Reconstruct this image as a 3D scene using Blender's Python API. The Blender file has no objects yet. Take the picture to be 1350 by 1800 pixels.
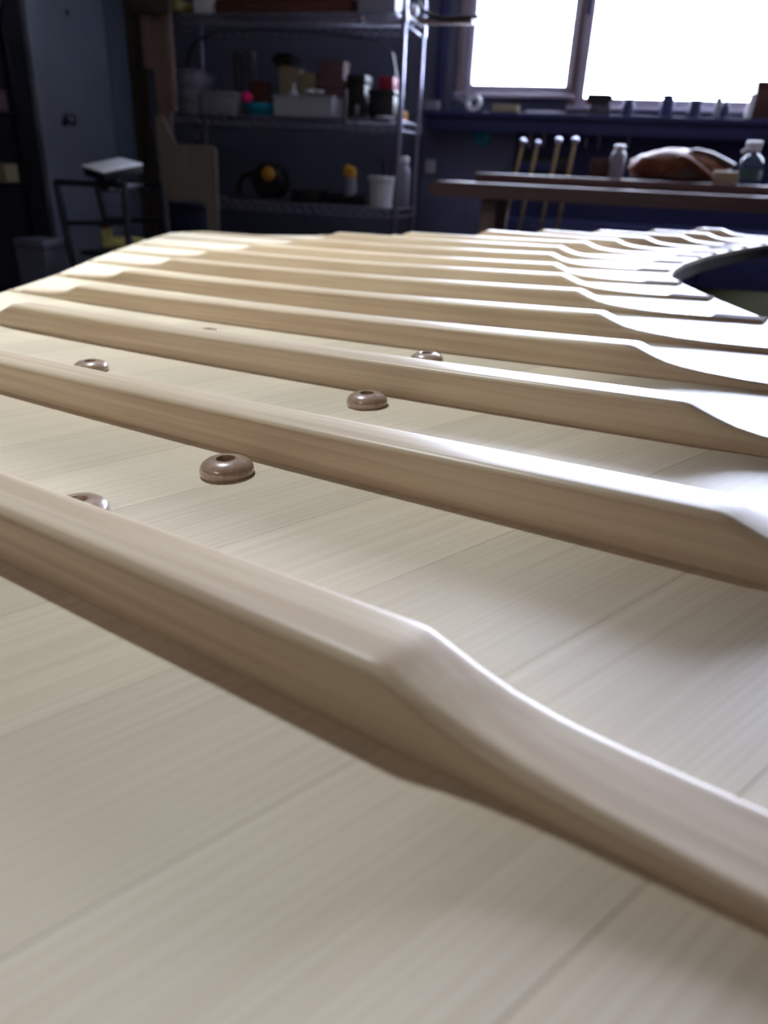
import bpy, bmesh, math, random
from mathutils import Vector, Matrix
random.seed(4)
sc = bpy.context.scene
COL = sc.collection
PI = math.pi

# ------------------------------------------------------------------ camera
F_PX = 1280.0                      # focal length in pixels of the 1350 x 1800 frame
CAM = Vector((0, 0, 0.95))
RW = Matrix(((0.95968, -0.15523, -0.23435), (0.27784, 0.39732, 0.87461), (0.04265, 0.90445, -0.42443)))  # columns right, up, forward
cam_data = bpy.data.cameras.new('camera')
cam = bpy.data.objects.new('camera', cam_data)
COL.objects.link(cam)
cm = Matrix.Identity(4)
for i in range(3):
    cm[i][0], cm[i][1], cm[i][2], cm[i][3] = RW[i][0], RW[i][1], -RW[i][2], CAM[i]
cam.matrix_world = cm
cam_data.sensor_fit = 'HORIZONTAL'
cam_data.sensor_width = 36.0
cam_data.lens = 36.0 * F_PX / 1350.0
cam_data.clip_start = 0.01
cam_data.dof.use_dof = True
cam_data.dof.focus_distance = 0.41
cam_data.dof.aperture_fstop = 10.5
sc.camera = cam

# ------------------------------------------------------------------ world, light, exposure
world = bpy.data.worlds.new('overcast_sky')
sc.world = world
world.use_nodes = True
bg = world.node_tree.nodes['Background']
bg.inputs['Color'].default_value = (0.70, 0.77, 1.0, 1)
bg.inputs['Strength'].default_value = 50.0
sc.view_settings.view_transform = 'Standard'
sc.view_settings.look = 'None'
sc.view_settings.gamma = 1.0
sc.view_settings.use_curve_mapping = False
sc.view_settings.exposure = 0.0
LAMP_KEY, LAMP_FILL = 25.0, 18.0

BACK_Y, LEFT_X, RIGHT_X, FRONT_Y, CEIL = 5.2, -3.4, 2.6, -2.6, 2.7


def at(px, py, Y):
    """world point on the plane y = Y that the photograph shows at (px, py)"""
    d = RW @ Vector(((px - 675) / F_PX, -(py - 900) / F_PX, 1))
    return CAM + d * (Y / d.y)


def portal(name, x0, x1, z0, z1, y):
    ld = bpy.data.lights.new(name, 'AREA')
    ld.shape = 'RECTANGLE'
    ld.size, ld.size_y = x1 - x0, z1 - z0
    ld.cycles.is_portal = True
    o = bpy.data.objects.new(name, ld)
    o.location = ((x0 + x1) / 2, y, (z0 + z1) / 2)
    o.rotation_euler = (-PI / 2, 0, 0)       # -Z of the lamp points into the room (-Y)
    COL.objects.link(o)


# window openings (glass) in the back wall
W1 = (-0.1848 * BACK_Y, -0.0745 * BACK_Y, 0.95 + 0.0985 * BACK_Y, 2.60)
W2 = (-0.0505 * BACK_Y, 2.40, 0.95 + 0.0872 * BACK_Y, 2.60)
portal('daylight_portal', W1[0], W1[1], W1[2], W1[3], BACK_Y + 0.16)
portal('daylight_portal', W2[0], W2[1], W2[2], W2[3], BACK_Y + 0.16)


# ------------------------------------------------------------------ materials
def mat(name, color, rough=0.6, metal=0.0, spec=0.4, noise=0.12, scale=14.0, coat=0.0, trans=0.0, emis=None, alpha=1.0):
    m = bpy.data.materials.new(name)
    m.use_nodes = True
    nt = m.node_tree
    b = nt.nodes['Principled BSDF']
    b.inputs['Roughness'].default_value = rough
    b.inputs['Metallic'].default_value = metal
    b.inputs['Specular IOR Level'].default_value = spec
    b.inputs['Coat Weight'].default_value = coat
    b.inputs['Transmission Weight'].default_value = trans
    if emis:
        b.inputs['Emission Color'].default_value = (*color, 1)
        b.inputs['Emission Strength'].default_value = emis
    tc = nt.nodes.new('ShaderNodeTexCoord')
    nz = nt.nodes.new('ShaderNodeTexNoise')
    nz.inputs['Scale'].default_value = scale
    nz.inputs['Detail'].default_value = 4
    nt.links.new(tc.outputs['Object'], nz.inputs['Vector'])
    rp = nt.nodes.new('ShaderNodeValToRGB')
    rp.color_ramp.elements[0].position, rp.color_ramp.elements[1].position = 0.3, 0.7
    rp.color_ramp.elements[0].color = (*[max(0, c * (1 - noise)) for c in color], 1)
    rp.color_ramp.elements[1].color = (*[min(1, c * (1 + noise)) for c in color], 1)
    nt.links.new(nz.outputs['Fac'], rp.inputs['Fac'])
    nt.links.new(rp.outputs['Color'], b.inputs['Base Color'])
    return m


def srgb(r, g, b):
    def f(c):
        c /= 255.0
        return c / 12.92 if c <= 0.04045 else ((c + 0.055) / 1.055) ** 2.4
    return (f(r), f(g), f(b))


def wood(name, light, dark, across, along, f_line, f_along, rough=0.4, line_w=0.5, tint=0.10, coat=0.0, broad=0.5, spec=0.5):
    """grain lines run along the direction `along`; `across` is a list of directions the rings cross"""
    m = bpy.data.materials.new(name)
    m.use_nodes = True
    nt = m.node_tree
    N, L = nt.nodes, nt.links
    b = N['Principled BSDF']
    b.inputs['Roughness'].default_value = rough
    b.inputs['Specular IOR Level'].default_value = spec
    b.inputs['Coat Weight'].default_value = coat
    b.inputs['Coat Roughness'].default_value = 0.3
    tc = N.new('ShaderNodeTexCoord')
    oi = N.new('ShaderNodeObjectInfo')

    def dot(v):
        d = N.new('ShaderNodeVectorMath')
        d.operation = 'DOT_PRODUCT'
        d.inputs[1].default_value = v
        L.new(tc.outputs['Object'], d.inputs[0])
        return d.outputs['Value']

    def vec(a_scale, l_scale, rnd):
        c = N.new('ShaderNodeCombineXYZ')
        for s, (src, k) in zip('XYZ', ((dot(across[0]), a_scale), (dot(along), l_scale), (None, rnd))):
            mt = N.new('ShaderNodeMath')
            mt.operation = 'MULTIPLY'
            L.new(oi.outputs['Random'] if src is None else src, mt.inputs[0])
            mt.inputs[1].default_value = k
            if s == 'Z' and len(across) > 1:
                m2 = N.new('ShaderNodeMath')
                m2.operation = 'MULTIPLY_ADD'
                L.new(dot(across[1]), m2.inputs[0])
                m2.inputs[1].default_value = a_scale
                L.new(mt.outputs[0], m2.inputs[2])
                mt = m2
            L.new(mt.outputs[0], c.inputs[s])
        return c.outputs[0]

    n1 = N.new('ShaderNodeTexNoise')
    n1.inputs['Scale'].default_value = 1.0
    n1.inputs['Detail'].default_value = 3
    L.new(vec(f_line, f_along, 37.0), n1.inputs['Vector'])
    n2 = N.new('ShaderNodeTexNoise')
    n2.inputs['Scale'].default_value = 1.0
    n2.inputs['Detail'].default_value = 2
    L.new(vec(f_line * 0.09, f_along * 0.8, 91.0), n2.inputs['Vector'])
    r1 = N.new('ShaderNodeValToRGB')
    r1.color_ramp.elements[0].position, r1.color_ramp.elements[1].position = 0.38, 0.62
    L.new(n1.outputs['Fac'], r1.inputs['Fac'])
    a = N.new('ShaderNodeMath')
    a.operation = 'MULTIPLY'
    L.new(r1.outputs['Color'], a.inputs[0])
    a.inputs[1].default_value = line_w
    c = N.new('ShaderNodeMath')
    c.operation = 'MULTIPLY_ADD'
    L.new(n2.outputs['Fac'], c.inputs[0])
    c.inputs[1].default_value = broad
    L.new(a.outputs[0], c.inputs[2])
    mx = N.new('ShaderNodeMix')
    mx.data_type = 'RGBA'
    L.new(c.outputs[0], mx.inputs['Factor'])
    mx.inputs['A'].default_value = (*light, 1)
    mx.inputs['B'].default_value = (*dark, 1)
    hv = N.new('ShaderNodeHueSaturation')
    mr = N.new('ShaderNodeMapRange')
    mr.inputs['To Min'].default_value = 1 - tint
    mr.inputs['To Max'].default_value = 1 + tint * 0.5
    L.new(oi.outputs['Random'], mr.inputs['Value'])
    L.new(mr.outputs[0], hv.inputs['Value'])
    L.new(mx.outputs['Result'], hv.inputs['Color'])
    L.new(hv.outputs[0], b.inputs['Base Color'])
    bp = N.new('ShaderNodeBump')
    bp.inputs['Strength'].default_value = 0.05
    bp.inputs['Distance'].default_value = 0.0004
    L.new(n1.outputs['Fac'], bp.inputs['Height'])
    L.new(bp.outputs[0], b.inputs['Normal'])
    return m


GA = Vector((0.28, 1, 0)).normalized()            # across the board's grain (board axes: x over the ribs, y along them)
GL = Vector((1, -0.28, 0)).normalized()           # along the board's grain
M = {}
M['spruce'] = wood('spruce_board', srgb(226, 214, 192), srgb(196, 178, 150), [GA], GL, 760, 6, rough=0.50, line_w=0.36, tint=0.09, broad=0.18, spec=0.4)
M['rib'] = wood('sugar_pine_rib', srgb(222, 207, 180), srgb(188, 163, 136), [(0, 0, 1), (1, 0, 0)], (0, 1, 0), 210, 4.0, rough=0.40, line_w=0.45, tint=0.08, broad=0.5, spec=0.35, coat=0.08)
M['raw'] = wood('unfinished_rib_end', srgb(150, 138, 142), srgb(128, 116, 120), [(0, 0, 1), (1, 0, 0)], (0, 1, 0), 210, 4.0, rough=0.9, line_w=0.3, tint=0.06, broad=0.5, spec=0.05)
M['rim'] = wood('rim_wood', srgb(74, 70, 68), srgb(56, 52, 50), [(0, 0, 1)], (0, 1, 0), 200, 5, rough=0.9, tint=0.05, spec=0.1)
M['button'] = wood('varnished_maple', srgb(184, 160, 142), srgb(150, 124, 108), [(0, 1, 0), (1, 0, 0)], (0, 0, 1), 420, 40, rough=0.12, line_w=0.4, tint=0.06, coat=1.0)
M['brass'] = mat('brass', srgb(190, 150, 80), 0.25, 1.0)
M['hole'] = mat('dark_hole', srgb(60, 42, 30), 0.6)
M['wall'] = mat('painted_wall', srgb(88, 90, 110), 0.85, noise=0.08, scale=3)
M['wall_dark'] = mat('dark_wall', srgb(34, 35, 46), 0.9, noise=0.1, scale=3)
M['ceiling'] = mat('ceiling_paint', srgb(150, 146, 140), 0.9, noise=0.05, scale=2)
M['floor'] = mat('concrete', srgb(58, 56, 58), 0.7, noise=0.2, scale=5)
M['door'] = mat('door_paint', srgb(150, 160, 180), 0.5, noise=0.05, scale=3)
M['frame'] = mat('door_frame_paint', srgb(104, 116, 134), 0.55, noise=0.06, scale=4)
M['chrome'] = mat('chrome', srgb(150, 150, 172), 0.3, 1.0, noise=0.03)
M['wire'] = mat('zinc_wire', srgb(150, 150, 166), 0.4, 0.7, noise=0.05)
M['trim'] = mat('window_trim', srgb(130, 112, 118), 0.5, noise=0.08)
M['sash'] = mat('window_sash', srgb(168, 160, 178), 0.4, noise=0.04)
M['navy'] = mat('navy_paint', srgb(38, 44, 86), 0.6, noise=0.1)
M['peg'] = mat('pegboard', srgb(100, 104, 134), 0.7, noise=0.06)
M['black'] = mat('black_plastic', srgb(18, 18, 24), 0.45, noise=0.2)
M['blacksteel'] = mat('black_steel', srgb(22, 24, 34), 0.4, 0.3, noise=0.1)
M['white'] = mat('white_plastic', srgb(205, 206, 214), 0.45, noise=0.04)
M['grey'] = mat('grey_plastic', srgb(128, 128, 142), 0.5, noise=0.06)
M['darkgrey'] = mat('dark_grey_plastic', srgb(62, 62, 76), 0.55, noise=0.1)
M['clear'] = mat('frosted_plastic', srgb(176, 178, 192), 0.35, noise=0.05, trans=0.25)
M['teal'] = mat('teal_plastic', srgb(6, 128, 158), 0.4, noise=0.06)
M['pink'] = mat('pink_rubber', srgb(245, 20, 120), 0.4, noise=0.04)
M['yellow'] = mat('yellow_plastic', srgb(186, 132, 38), 0.4, noise=0.06)
M['orange'] = mat('orange_plastic', srgb(190, 92, 40), 0.5, noise=0.06)
M['red'] = mat('red_plastic', srgb(140, 20, 48), 0.5, noise=0.06)
M['brownred'] = mat('red_brown_card', srgb(84, 44, 36), 0.7, noise=0.1)
M['tan'] = mat('tan_card', srgb(150, 138, 112), 0.75, noise=0.08)
M['olive'] = mat('olive_cloth', srgb(134, 126, 74), 0.9, noise=0.12)
M['mauvebox'] = mat('mauve_card', srgb(108, 84, 88), 0.75, noise=0.08)
M['tabletop'] = mat('olive_table_top', srgb(58, 58, 44), 1.0, noise=0.12, scale=8, spec=0.0)
M['paleblue'] = mat('pale_blue_plastic', srgb(140, 190, 220), 0.3, noise=0.04)
M['brassdull'] = mat('dull_brass', srgb(150, 134, 100), 0.5, 0.4, noise=0.1)
M['orangewood'] = mat('orange_brown_handle', srgb(150, 84, 56), 0.5, noise=0.1)
M['labelgreen'] = mat('pale_green_label', srgb(60, 82, 84), 0.6, noise=0.05)
M['bluecrate'] = mat('dark_blue_plastic', srgb(30, 40, 70), 0.5, noise=0.08)
M['leather'] = mat('glossy_brown_leather', srgb(104, 62, 44), 0.55, noise=0.35, scale=9, spec=0.15)
M['leather_dark'] = mat('dark_brown_leather', srgb(64, 34, 28), 0.5, noise=0.25, scale=9)
BX = [(0, 0, 1), (0, 1, 0)]
M['bench'] = wood('bench_wood', srgb(112, 86, 84), srgb(84, 60, 60), BX, (1, 0, 0), 90, 2.5, rough=0.4, tint=0.04)
M['lumber'] = wood('reddish_lumber', srgb(142, 120, 112), srgb(112, 90, 82), [(1, 0, 0), (0, 1, 0)], (0, 0, 1), 90, 2.5, rough=0.6, tint=0.08)
M['lumber_dark'] = wood('dark_lumber', srgb(72, 64, 54), srgb(54, 48, 42), [(1, 0, 0), (0, 1, 0)], (0, 0, 1), 90, 2.5, rough=0.7, tint=0.08)
M['ply'] = wood('birch_plywood', srgb(142, 134, 122), srgb(122, 112, 100), [(1, 0, 0), (0, 1, 0)], (0, 0, 1), 60, 2.5, rough=0.6, tint=0.04)


def glass_material():
    m = bpy.data.materials.new('window_glass')
    m.use_nodes = True
    nt = m.node_tree
    nt.nodes.remove(nt.nodes['Principled BSDF'])
    out = nt.nodes['Material Output']
    t = nt.nodes.new('ShaderNodeBsdfTransparent')
    t.inputs['Color'].default_value = (0.97, 0.98, 0.98, 1)
    g = nt.nodes.new('ShaderNodeBsdfGlossy')
    g.inputs['Roughness'].default_value = 0.02
    mx = nt.nodes.new('ShaderNodeMixShader')
    fr = nt.nodes.new('ShaderNodeFresnel')
    fr.inputs['IOR'].default_value = 1.3
    nt.links.new(fr.outputs[0], mx.inputs[0])
    nt.links.new(t.outputs[0], mx.inputs[1])
    nt.links.new(g.outputs[0], mx.inputs[2])
    nt.links.new(mx.outputs[0], out.inputs['Surface'])
    return m


M['glass'] = glass_material()


def bottle_material():
    m = bpy.data.materials.new('clear_bottle')
    m.use_nodes = True
    b = m.node_tree.nodes['Principled BSDF']
    b.inputs['Base Color'].default_value = (*srgb(190, 205, 220), 1)
    b.inputs['Roughness'].default_value = 0.06
    b.inputs['Transmission Weight'].default_value = 0.95
    b.inputs['IOR'].default_value = 1.12
    return m


M['bottle'] = bottle_material()


# ------------------------------------------------------------------ mesh helpers
class B:
    def __init__(self):
        self.bm = bmesh.new()

    def box(self, x0, y0, z0, x1, y1, z1, bev=0.0, mx=None):
        r = bmesh.ops.create_cube(self.bm, size=1.0)
        vs = r['verts']
        for v in vs:
            v.co = Vector((x0 + (v.co.x + .5) * (x1 - x0), y0 + (v.co.y + .5) * (y1 - y0), z0 + (v.co.z + .5) * (z1 - z0)))
        if bev:
            es = list({e for v in vs for e in v.link_edges})
            rr = bmesh.ops.bevel(self.bm, geom=es, offset=bev, segments=2, affect='EDGES', profile=0.5)
            vs = list({v for f in rr['faces'] for v in f.verts} | {v for v in vs if v.is_valid})
        if mx is not None:
            for v in vs:
                v.co = mx @ v.co
        return self

    def tube(self, pts, r, seg=10, cap=True):
        pts = [Vector(p) for p in pts]
        rs = r if isinstance(r, (list, tuple)) else [r] * len(pts)
        rings = []
        up = None
        for i, p in enumerate(pts):
            t = (pts[min(i + 1, len(pts) - 1)] - pts[max(i - 1, 0)]).normalized()
            if up is None:
                up = t.orthogonal().normalized()
            a = (up - t * up.dot(t)).normalized()
            up = a
            b = t.cross(a)
            rings.append([self.bm.verts.new(p + (a * math.cos(k * 2 * PI / seg) + b * math.sin(k * 2 * PI / seg)) * rs[i]) for k in range(seg)])
        for q, w in zip(rings, rings[1:]):
            for k in range(seg):
                self.bm.faces.new((q[k], q[(k + 1) % seg], w[(k + 1) % seg], w[k]))
        if cap:
            self.bm.faces.new(rings[0][::-1])
            self.bm.faces.new(rings[-1])
        return self

    def lathe(self, prof, c=(0, 0, 0), seg=24, mx=None):
        c = Vector(c)
        rings = []
        for (r, z) in prof:
            if r < 1e-6:
                rings.append([self.bm.verts.new(c + Vector((0, 0, z)))])
            else:
                rings.append([self.bm.verts.new(c + Vector((r * math.cos(k * 2 * PI / seg), r * math.sin(k * 2 * PI / seg), z))) for k in range(seg)])
        for q, w in zip(rings, rings[1:]):
            for k in range(seg):
                k2 = (k + 1) % seg
                if len(q) == 1 and len(w) == 1:
                    continue
                if len(q) == 1:
                    self.bm.faces.new((q[0], w[k2], w[k]))
                elif len(w) == 1:
                    self.bm.faces.new((q[k], q[k2], w[0]))
                else:
                    self.bm.faces.new((q[k], q[k2], w[k2], w[k]))
        if mx is not None:
            for ring in rings:
                for v in ring:
                    v.co = mx @ v.co
        return self

    def prism(self, poly, y0, y1, plane='xz'):
        """polygon in x,z extruded over y (plane 'xz') or in x,y extruded over z (plane 'xy')"""
        def P(p, d):
            return Vector((p[0], d, p[1])) if plane == 'xz' else Vector((p[0], p[1], d))
        a = [self.bm.verts.new(P(p, y0)) for p in poly]
        b = [self.bm.verts.new(P(p, y1)) for p in poly]
        n = len(poly)
        self.bm.faces.new(a)
        self.bm.faces.new(b[::-1])
        for i in range(n):
            self.bm.faces.new((a[i], b[i], b[(i + 1) % n], a[(i + 1) % n]))
        return self

    def ball(self, c, rx, ry=None, rz=None, seg=14):
        r = bmesh.ops.create_uvsphere(self.bm, u_segments=seg, v_segments=max(8, seg // 2 + 1), radius=1.0)
        for v in r['verts']:
            v.co = Vector((c[0] + v.co.x * rx, c[1] + v.co.y * (ry or rx), c[2] + v.co.z * (rz or ry or rx)))
        return self

    def out(self, name, m, parent=None, smooth=True, angle=0.6, loc=None):
        bmesh.ops.recalc_face_normals(self.bm, faces=self.bm.faces)
        me = bpy.data.meshes.new(name)
        self.bm.to_mesh(me)
        self.bm.free()
        me.materials.append(m)
        if smooth:
            me.polygons.foreach_set('use_smooth', [True] * len(me.polygons))
            me.set_sharp_from_angle(angle=angle)
        o = bpy.data.objects.new(name, me)
        COL.objects.link(o)
        if parent:
            o.parent = parent
        if loc:
            o.location = loc
        return o


def tag(o, label, cat, group=None):
    o['label'] = label
    o['category'] = cat
    if group:
        o['group'] = group
    return o


def thing(name, label, cat, loc=(0, 0, 0), group=None):
    o = bpy.data.objects.new(name, None)
    o.empty_display_size = 0.05
    o.location = loc
    COL.objects.link(o)
    return tag(o, label, cat, group)


def struct(o, label=None):
    o['kind'] = 'structure'
    if label:
        o['label'] = label
    return o


# ------------------------------------------------------------------ room shell
T = 0.15
struct(B().box(LEFT_X - T, FRONT_Y - T, -0.1, RIGHT_X + T, BACK_Y + T, 0).out('floor', M['floor']), 'dark concrete workshop floor')
struct(B().box(LEFT_X - T, FRONT_Y - T, CEIL, RIGHT_X + T, BACK_Y + T, CEIL + 0.1).out('ceiling', M['ceiling']), 'plain grey ceiling above the workshop')
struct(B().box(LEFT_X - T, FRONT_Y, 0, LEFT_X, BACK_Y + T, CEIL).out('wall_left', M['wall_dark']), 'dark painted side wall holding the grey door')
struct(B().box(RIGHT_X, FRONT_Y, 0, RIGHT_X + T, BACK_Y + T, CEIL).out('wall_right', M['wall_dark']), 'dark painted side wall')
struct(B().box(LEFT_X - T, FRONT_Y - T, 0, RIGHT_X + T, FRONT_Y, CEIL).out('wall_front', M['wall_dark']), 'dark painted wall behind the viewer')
g = 0.05                                           # the openings leave room for the sashes
b = B()
y0, y1 = BACK_Y, BACK_Y + T
b.box(LEFT_X, y0, 0, RIGHT_X, y1, W2[2] - g)
b.box(LEFT_X, y0, W1[3] + g, RIGHT_X, y1, CEIL)
b.box(LEFT_X, y0, W2[2] - g, W1[0] - g, y1, W1[3] + g)
b.box(W1[0] - g, y0, W2[2] - g, W1[1] + g, y1, W1[2] - g)
b.box(W1[1] + g, y0, W2[2] - g, W2[0] - g, y1, W1[3] + g)
b.box(W2[1] + g, y0, W2[2] - g, RIGHT_X, y1, W1[3] + g)
struct(b.out('wall_back', M['wall'], smooth=False), 'blue grey painted wall with the two windows')


def window(name, w, label):
    x0, x1, z0, z1 = w
    f = B()
    d0, d1 = BACK_Y + 0.02, BACK_Y + 0.11
    f.box(x0 - g, d0, z0 - g, x0, d1, z1 + g, 0.006).box(x1, d0, z0 - g, x1 + g, d1, z1 + g, 0.006)
    f.box(x0, d0, z0 - g, x1, d1, z0, 0.006).box(x0, d0, z1, x1, d1, z1 + g, 0.006)
    root = struct(f.out(name, M['sash']), label)
    B().box(x0, BACK_Y + 0.06, z0, x1, BACK_Y + 0.064, z1).out('pane', M['glass'], root)
    c = B()
    t, q = 0.045, BACK_Y - 0.018
    c.box(x0 - g - t, q, z0 - g - 0.05, x0 - g, BACK_Y, z1 + g + t, 0.004)
    c.box(x1 + g, q, z0 - g - 0.05, x1 + g + 0.018, BACK_Y, z1 + g + t, 0.004)
    c.box(x0 - g, q, z1 + g, x1 + g, BACK_Y, z1 + g + t, 0.004)
    c.out('casing', M['trim'], root)
    B().box(x0 - g - t, BACK_Y - 0.05, z0 - g - 0.022, x1 + g + 0.018, BACK_Y + 0.02, z0 - g, 0.004).out('sill', M['sash'], root)
    if name == 'window_1':
        B().box(x0 - g + 0.012, d0 - 0.010, z0 - g, x0 - g + 0.034, d0, z1 + g, 0.003).out('glazing_bead', M['sash'], root)
        B().box(x1 + g + 0.022, d0 - 0.03, z0 + 0.36, x1 + g + 0.052, BACK_Y, z0 + 0.56, 0.004).out('latch', M['navy'], root)
    return root


window('window_1', W1, 'small bright window beside the wire shelving')
window('window_2', W2, 'wide bright window above the hanging tools')

# door in the left wall, seen at a slant
DY0, DY1 = 0.8137, 0.6915
dy0, dy1 = -LEFT_X / 0.8145, -LEFT_X / 0.6917
door = struct(B().box(LEFT_X + 0.002, dy0, 0.01, LEFT_X + 0.042, dy1, 2.05, 0.003).out('door_1', M['door']), 'pale grey blue flat door with a round metal knob')
kz = at(103, 210, -LEFT_X / 0.7743).z
ky = -LEFT_X / 0.7743
mrot = Matrix.Translation((LEFT_X + 0.042, ky, kz)) @ Matrix.Rotation(PI / 2, 4, 'Y')
B().lathe([(0.0, 0), (0.034, 0), (0.034, 0.004), (0.028, 0.009), (0.013, 0.012), (0.012, 0.035), (0.022, 0.04), (0.03, 0.052), (0.03, 0.064), (0.02, 0.074), (0, 0.076)], mx=mrot).out('knob', M['chrome'], door)
mrot = Matrix.Translation((LEFT_X + 0.042, -LEFT_X / 0.7488, at(107, 22, -LEFT_X / 0.7488).z)) @ Matrix.Rotation(PI / 2, 4, 'Y')
B().lathe([(0, 0), (0.016, 0), (0.016, 0.004), (0.009, 0.006), (0, 0.005)], mx=mrot).out('peephole', M['black'], door)
b = B()
b.box(LEFT_X, dy1 + 0.006, 0, LEFT_X + 0.055, dy1 + 0.30, 2.12, 0.003)
b.box(LEFT_X, dy0 - 0.06, 2.055, LEFT_X + 0.055, dy1 + 0.30, 2.14, 0.003)
struct(b.out('trim_1', M['frame']), 'grey blue door jamb beside the door hinges')

# ------------------------------------------------------------------ the soundboard
S = 0.14367837                                     # camera height over the board
MB = Matrix(((0.95894, -0.27908, -0.05043), (0.27970, 0.96007, 0.00550), (0.04688, -0.01938, 0.99871)))
AZ = math.radians(54.05)
RZ = Matrix.Rotation(AZ, 3, 'Z')                   # board axes: x across the ribs, y along them
board = thing('piano_soundboard', 'pale wooden ribbed piano soundboard lying ribs up with a curved dark cutout', 'soundboard')
bm4 = (MB @ RZ).to_4x4()
bm4.translation = CAM - MB @ Vector((0, 0, S))
board.matrix_world = bm4
K, S0, CAP = 0.0200327, 0.6463, 0.45


def crown(s):
    d = abs(s - S0)
    return K * d * d if d < CAP else K * CAP * CAP + 2 * K * CAP * (d - CAP)


OUT = [  # outline, (along the ribs, across the ribs)
    (-0.17, -0.30), (0.42, -0.30), (0.60, -0.08), (0.77, 0.13), (0.96, 0.38), (1.1065, 0.5684), (1.2469, 0.7471), (1.4488, 0.9651), (1.7316, 1.2973), (1.93, 1.555),
    (1.925, 1.60), (1.8955, 1.6237), (1.6595, 1.6721), (1.4748, 1.8217), (1.22, 2.03), (1.0, 2.20), (0.86, 2.38), (0.78, 2.54), (0.72, 2.575), (0.40, 2.60), (-0.05, 2.66),
    (-0.05, 2.55), (0.20, 2.49), (0.33, 2.41), (0.375, 2.30), (0.405, 2.10), (0.423, 1.8061), (0.415, 1.62), (0.400, 1.50), (0.385, 1.42), (0.3634, 1.34), (0.312, 1.235), (0.225, 1.0776), (0.1407, 0.9354), (0.05, 0.785), (-0.03, 0.62),
    (-0.10, 0.42), (-0.15, 0.20)]
HOLE0 = 21


def outline_s(n, side):
    """where a line at n leaves the board: the far (left) or the near (hole) end"""
    xs = []
    for (s0, n0), (s1, n1) in zip(OUT, OUT[1:] + OUT[:1]):
        if (n0 - n) * (n1 - n) <= 0 and n0 != n1:
            xs.append(s0 + (s1 - s0) * (n - n0) / (n1 - n0))
    return max(xs) if side == 'far' else min(x for x in xs)


TH = 0.009
tb = bmesh.new()
tb.faces.new([tb.verts.new((n, s, 0)) for s, n in OUT])
bmesh.ops.triangulate(tb, faces=tb.faces[:])
joints = [0.0535 + 0.0727 * i for i in range(-9, 40)]
for t0, t1 in zip(joints, joints[1:]):
    b = tb.copy()
    gap = 0.00011
    for tt, sg in ((t0 + gap, -1), (t1 - gap, 1)):
        geom = b.verts[:] + b.edges[:] + b.faces[:]
        p = Vector((0, tt, 0))
        nrm = Vector((0.28, 1, 0)) * sg
        bmesh.ops.bisect_plane(b, geom=geom, plane_co=p, plane_no=nrm, clear_outer=True, dist=1e-7)
    if not b.faces:
        b.free()
        continue
    y = -0.2
    while y < 2.0:
        geom = b.verts[:] + b.edges[:] + b.faces[:]
        bmesh.ops.bisect_plane(b, geom=geom, plane_co=(0, y, 0), plane_no=(0, 1, 0), dist=1e-7)
        y += 0.05
    bmesh.ops.triangulate(b, faces=b.faces[:])
    todo = set(b.faces)
    while todo:                                    # a strip cut in two by the cutout gives two planks
        isl, front = set(), [todo.pop()]
        while front:
            f = front.pop()
            isl.add(f)
            for e in f.edges:
                for h in e.link_faces:
                    if h in todo:
                        todo.discard(h)
                        front.append(h)
        w = B()
        vm = {}
        for f in isl:
            for v in f.verts:
                if v not in vm:
                    vm[v] = w.bm.verts.new(v.co)
        for f in isl:
            w.bm.faces.new([vm[v] for v in f.verts])
        r = bmesh.ops.extrude_face_region(w.bm, geom=w.bm.faces[:])
        for v in r['geom']:
            if isinstance(v, bmesh.types.BMVert):
                v.co.z -= TH
        for v in w.bm.verts:
            v.co.z += crown(v.co.y)
        w.out('board_plank', M['spruce'], board, angle=0.35)
    b.free()
tb.free()

# rim under the edge of the board
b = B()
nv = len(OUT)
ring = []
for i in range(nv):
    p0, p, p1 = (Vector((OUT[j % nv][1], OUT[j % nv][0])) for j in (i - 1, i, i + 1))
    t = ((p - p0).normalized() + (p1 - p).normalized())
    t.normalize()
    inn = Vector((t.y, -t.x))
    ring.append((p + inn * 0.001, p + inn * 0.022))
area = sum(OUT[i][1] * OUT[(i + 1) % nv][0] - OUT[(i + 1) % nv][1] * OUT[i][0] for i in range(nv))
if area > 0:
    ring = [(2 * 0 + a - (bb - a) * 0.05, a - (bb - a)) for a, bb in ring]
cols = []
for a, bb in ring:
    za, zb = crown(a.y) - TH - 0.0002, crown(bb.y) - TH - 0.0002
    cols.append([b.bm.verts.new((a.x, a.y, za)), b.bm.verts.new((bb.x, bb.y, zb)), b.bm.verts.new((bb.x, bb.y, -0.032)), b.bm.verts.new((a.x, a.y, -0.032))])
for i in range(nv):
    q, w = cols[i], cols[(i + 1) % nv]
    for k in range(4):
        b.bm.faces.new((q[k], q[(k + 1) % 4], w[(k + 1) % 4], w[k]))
b.out('rim', M['rim'], board, angle=0.5)

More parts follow.
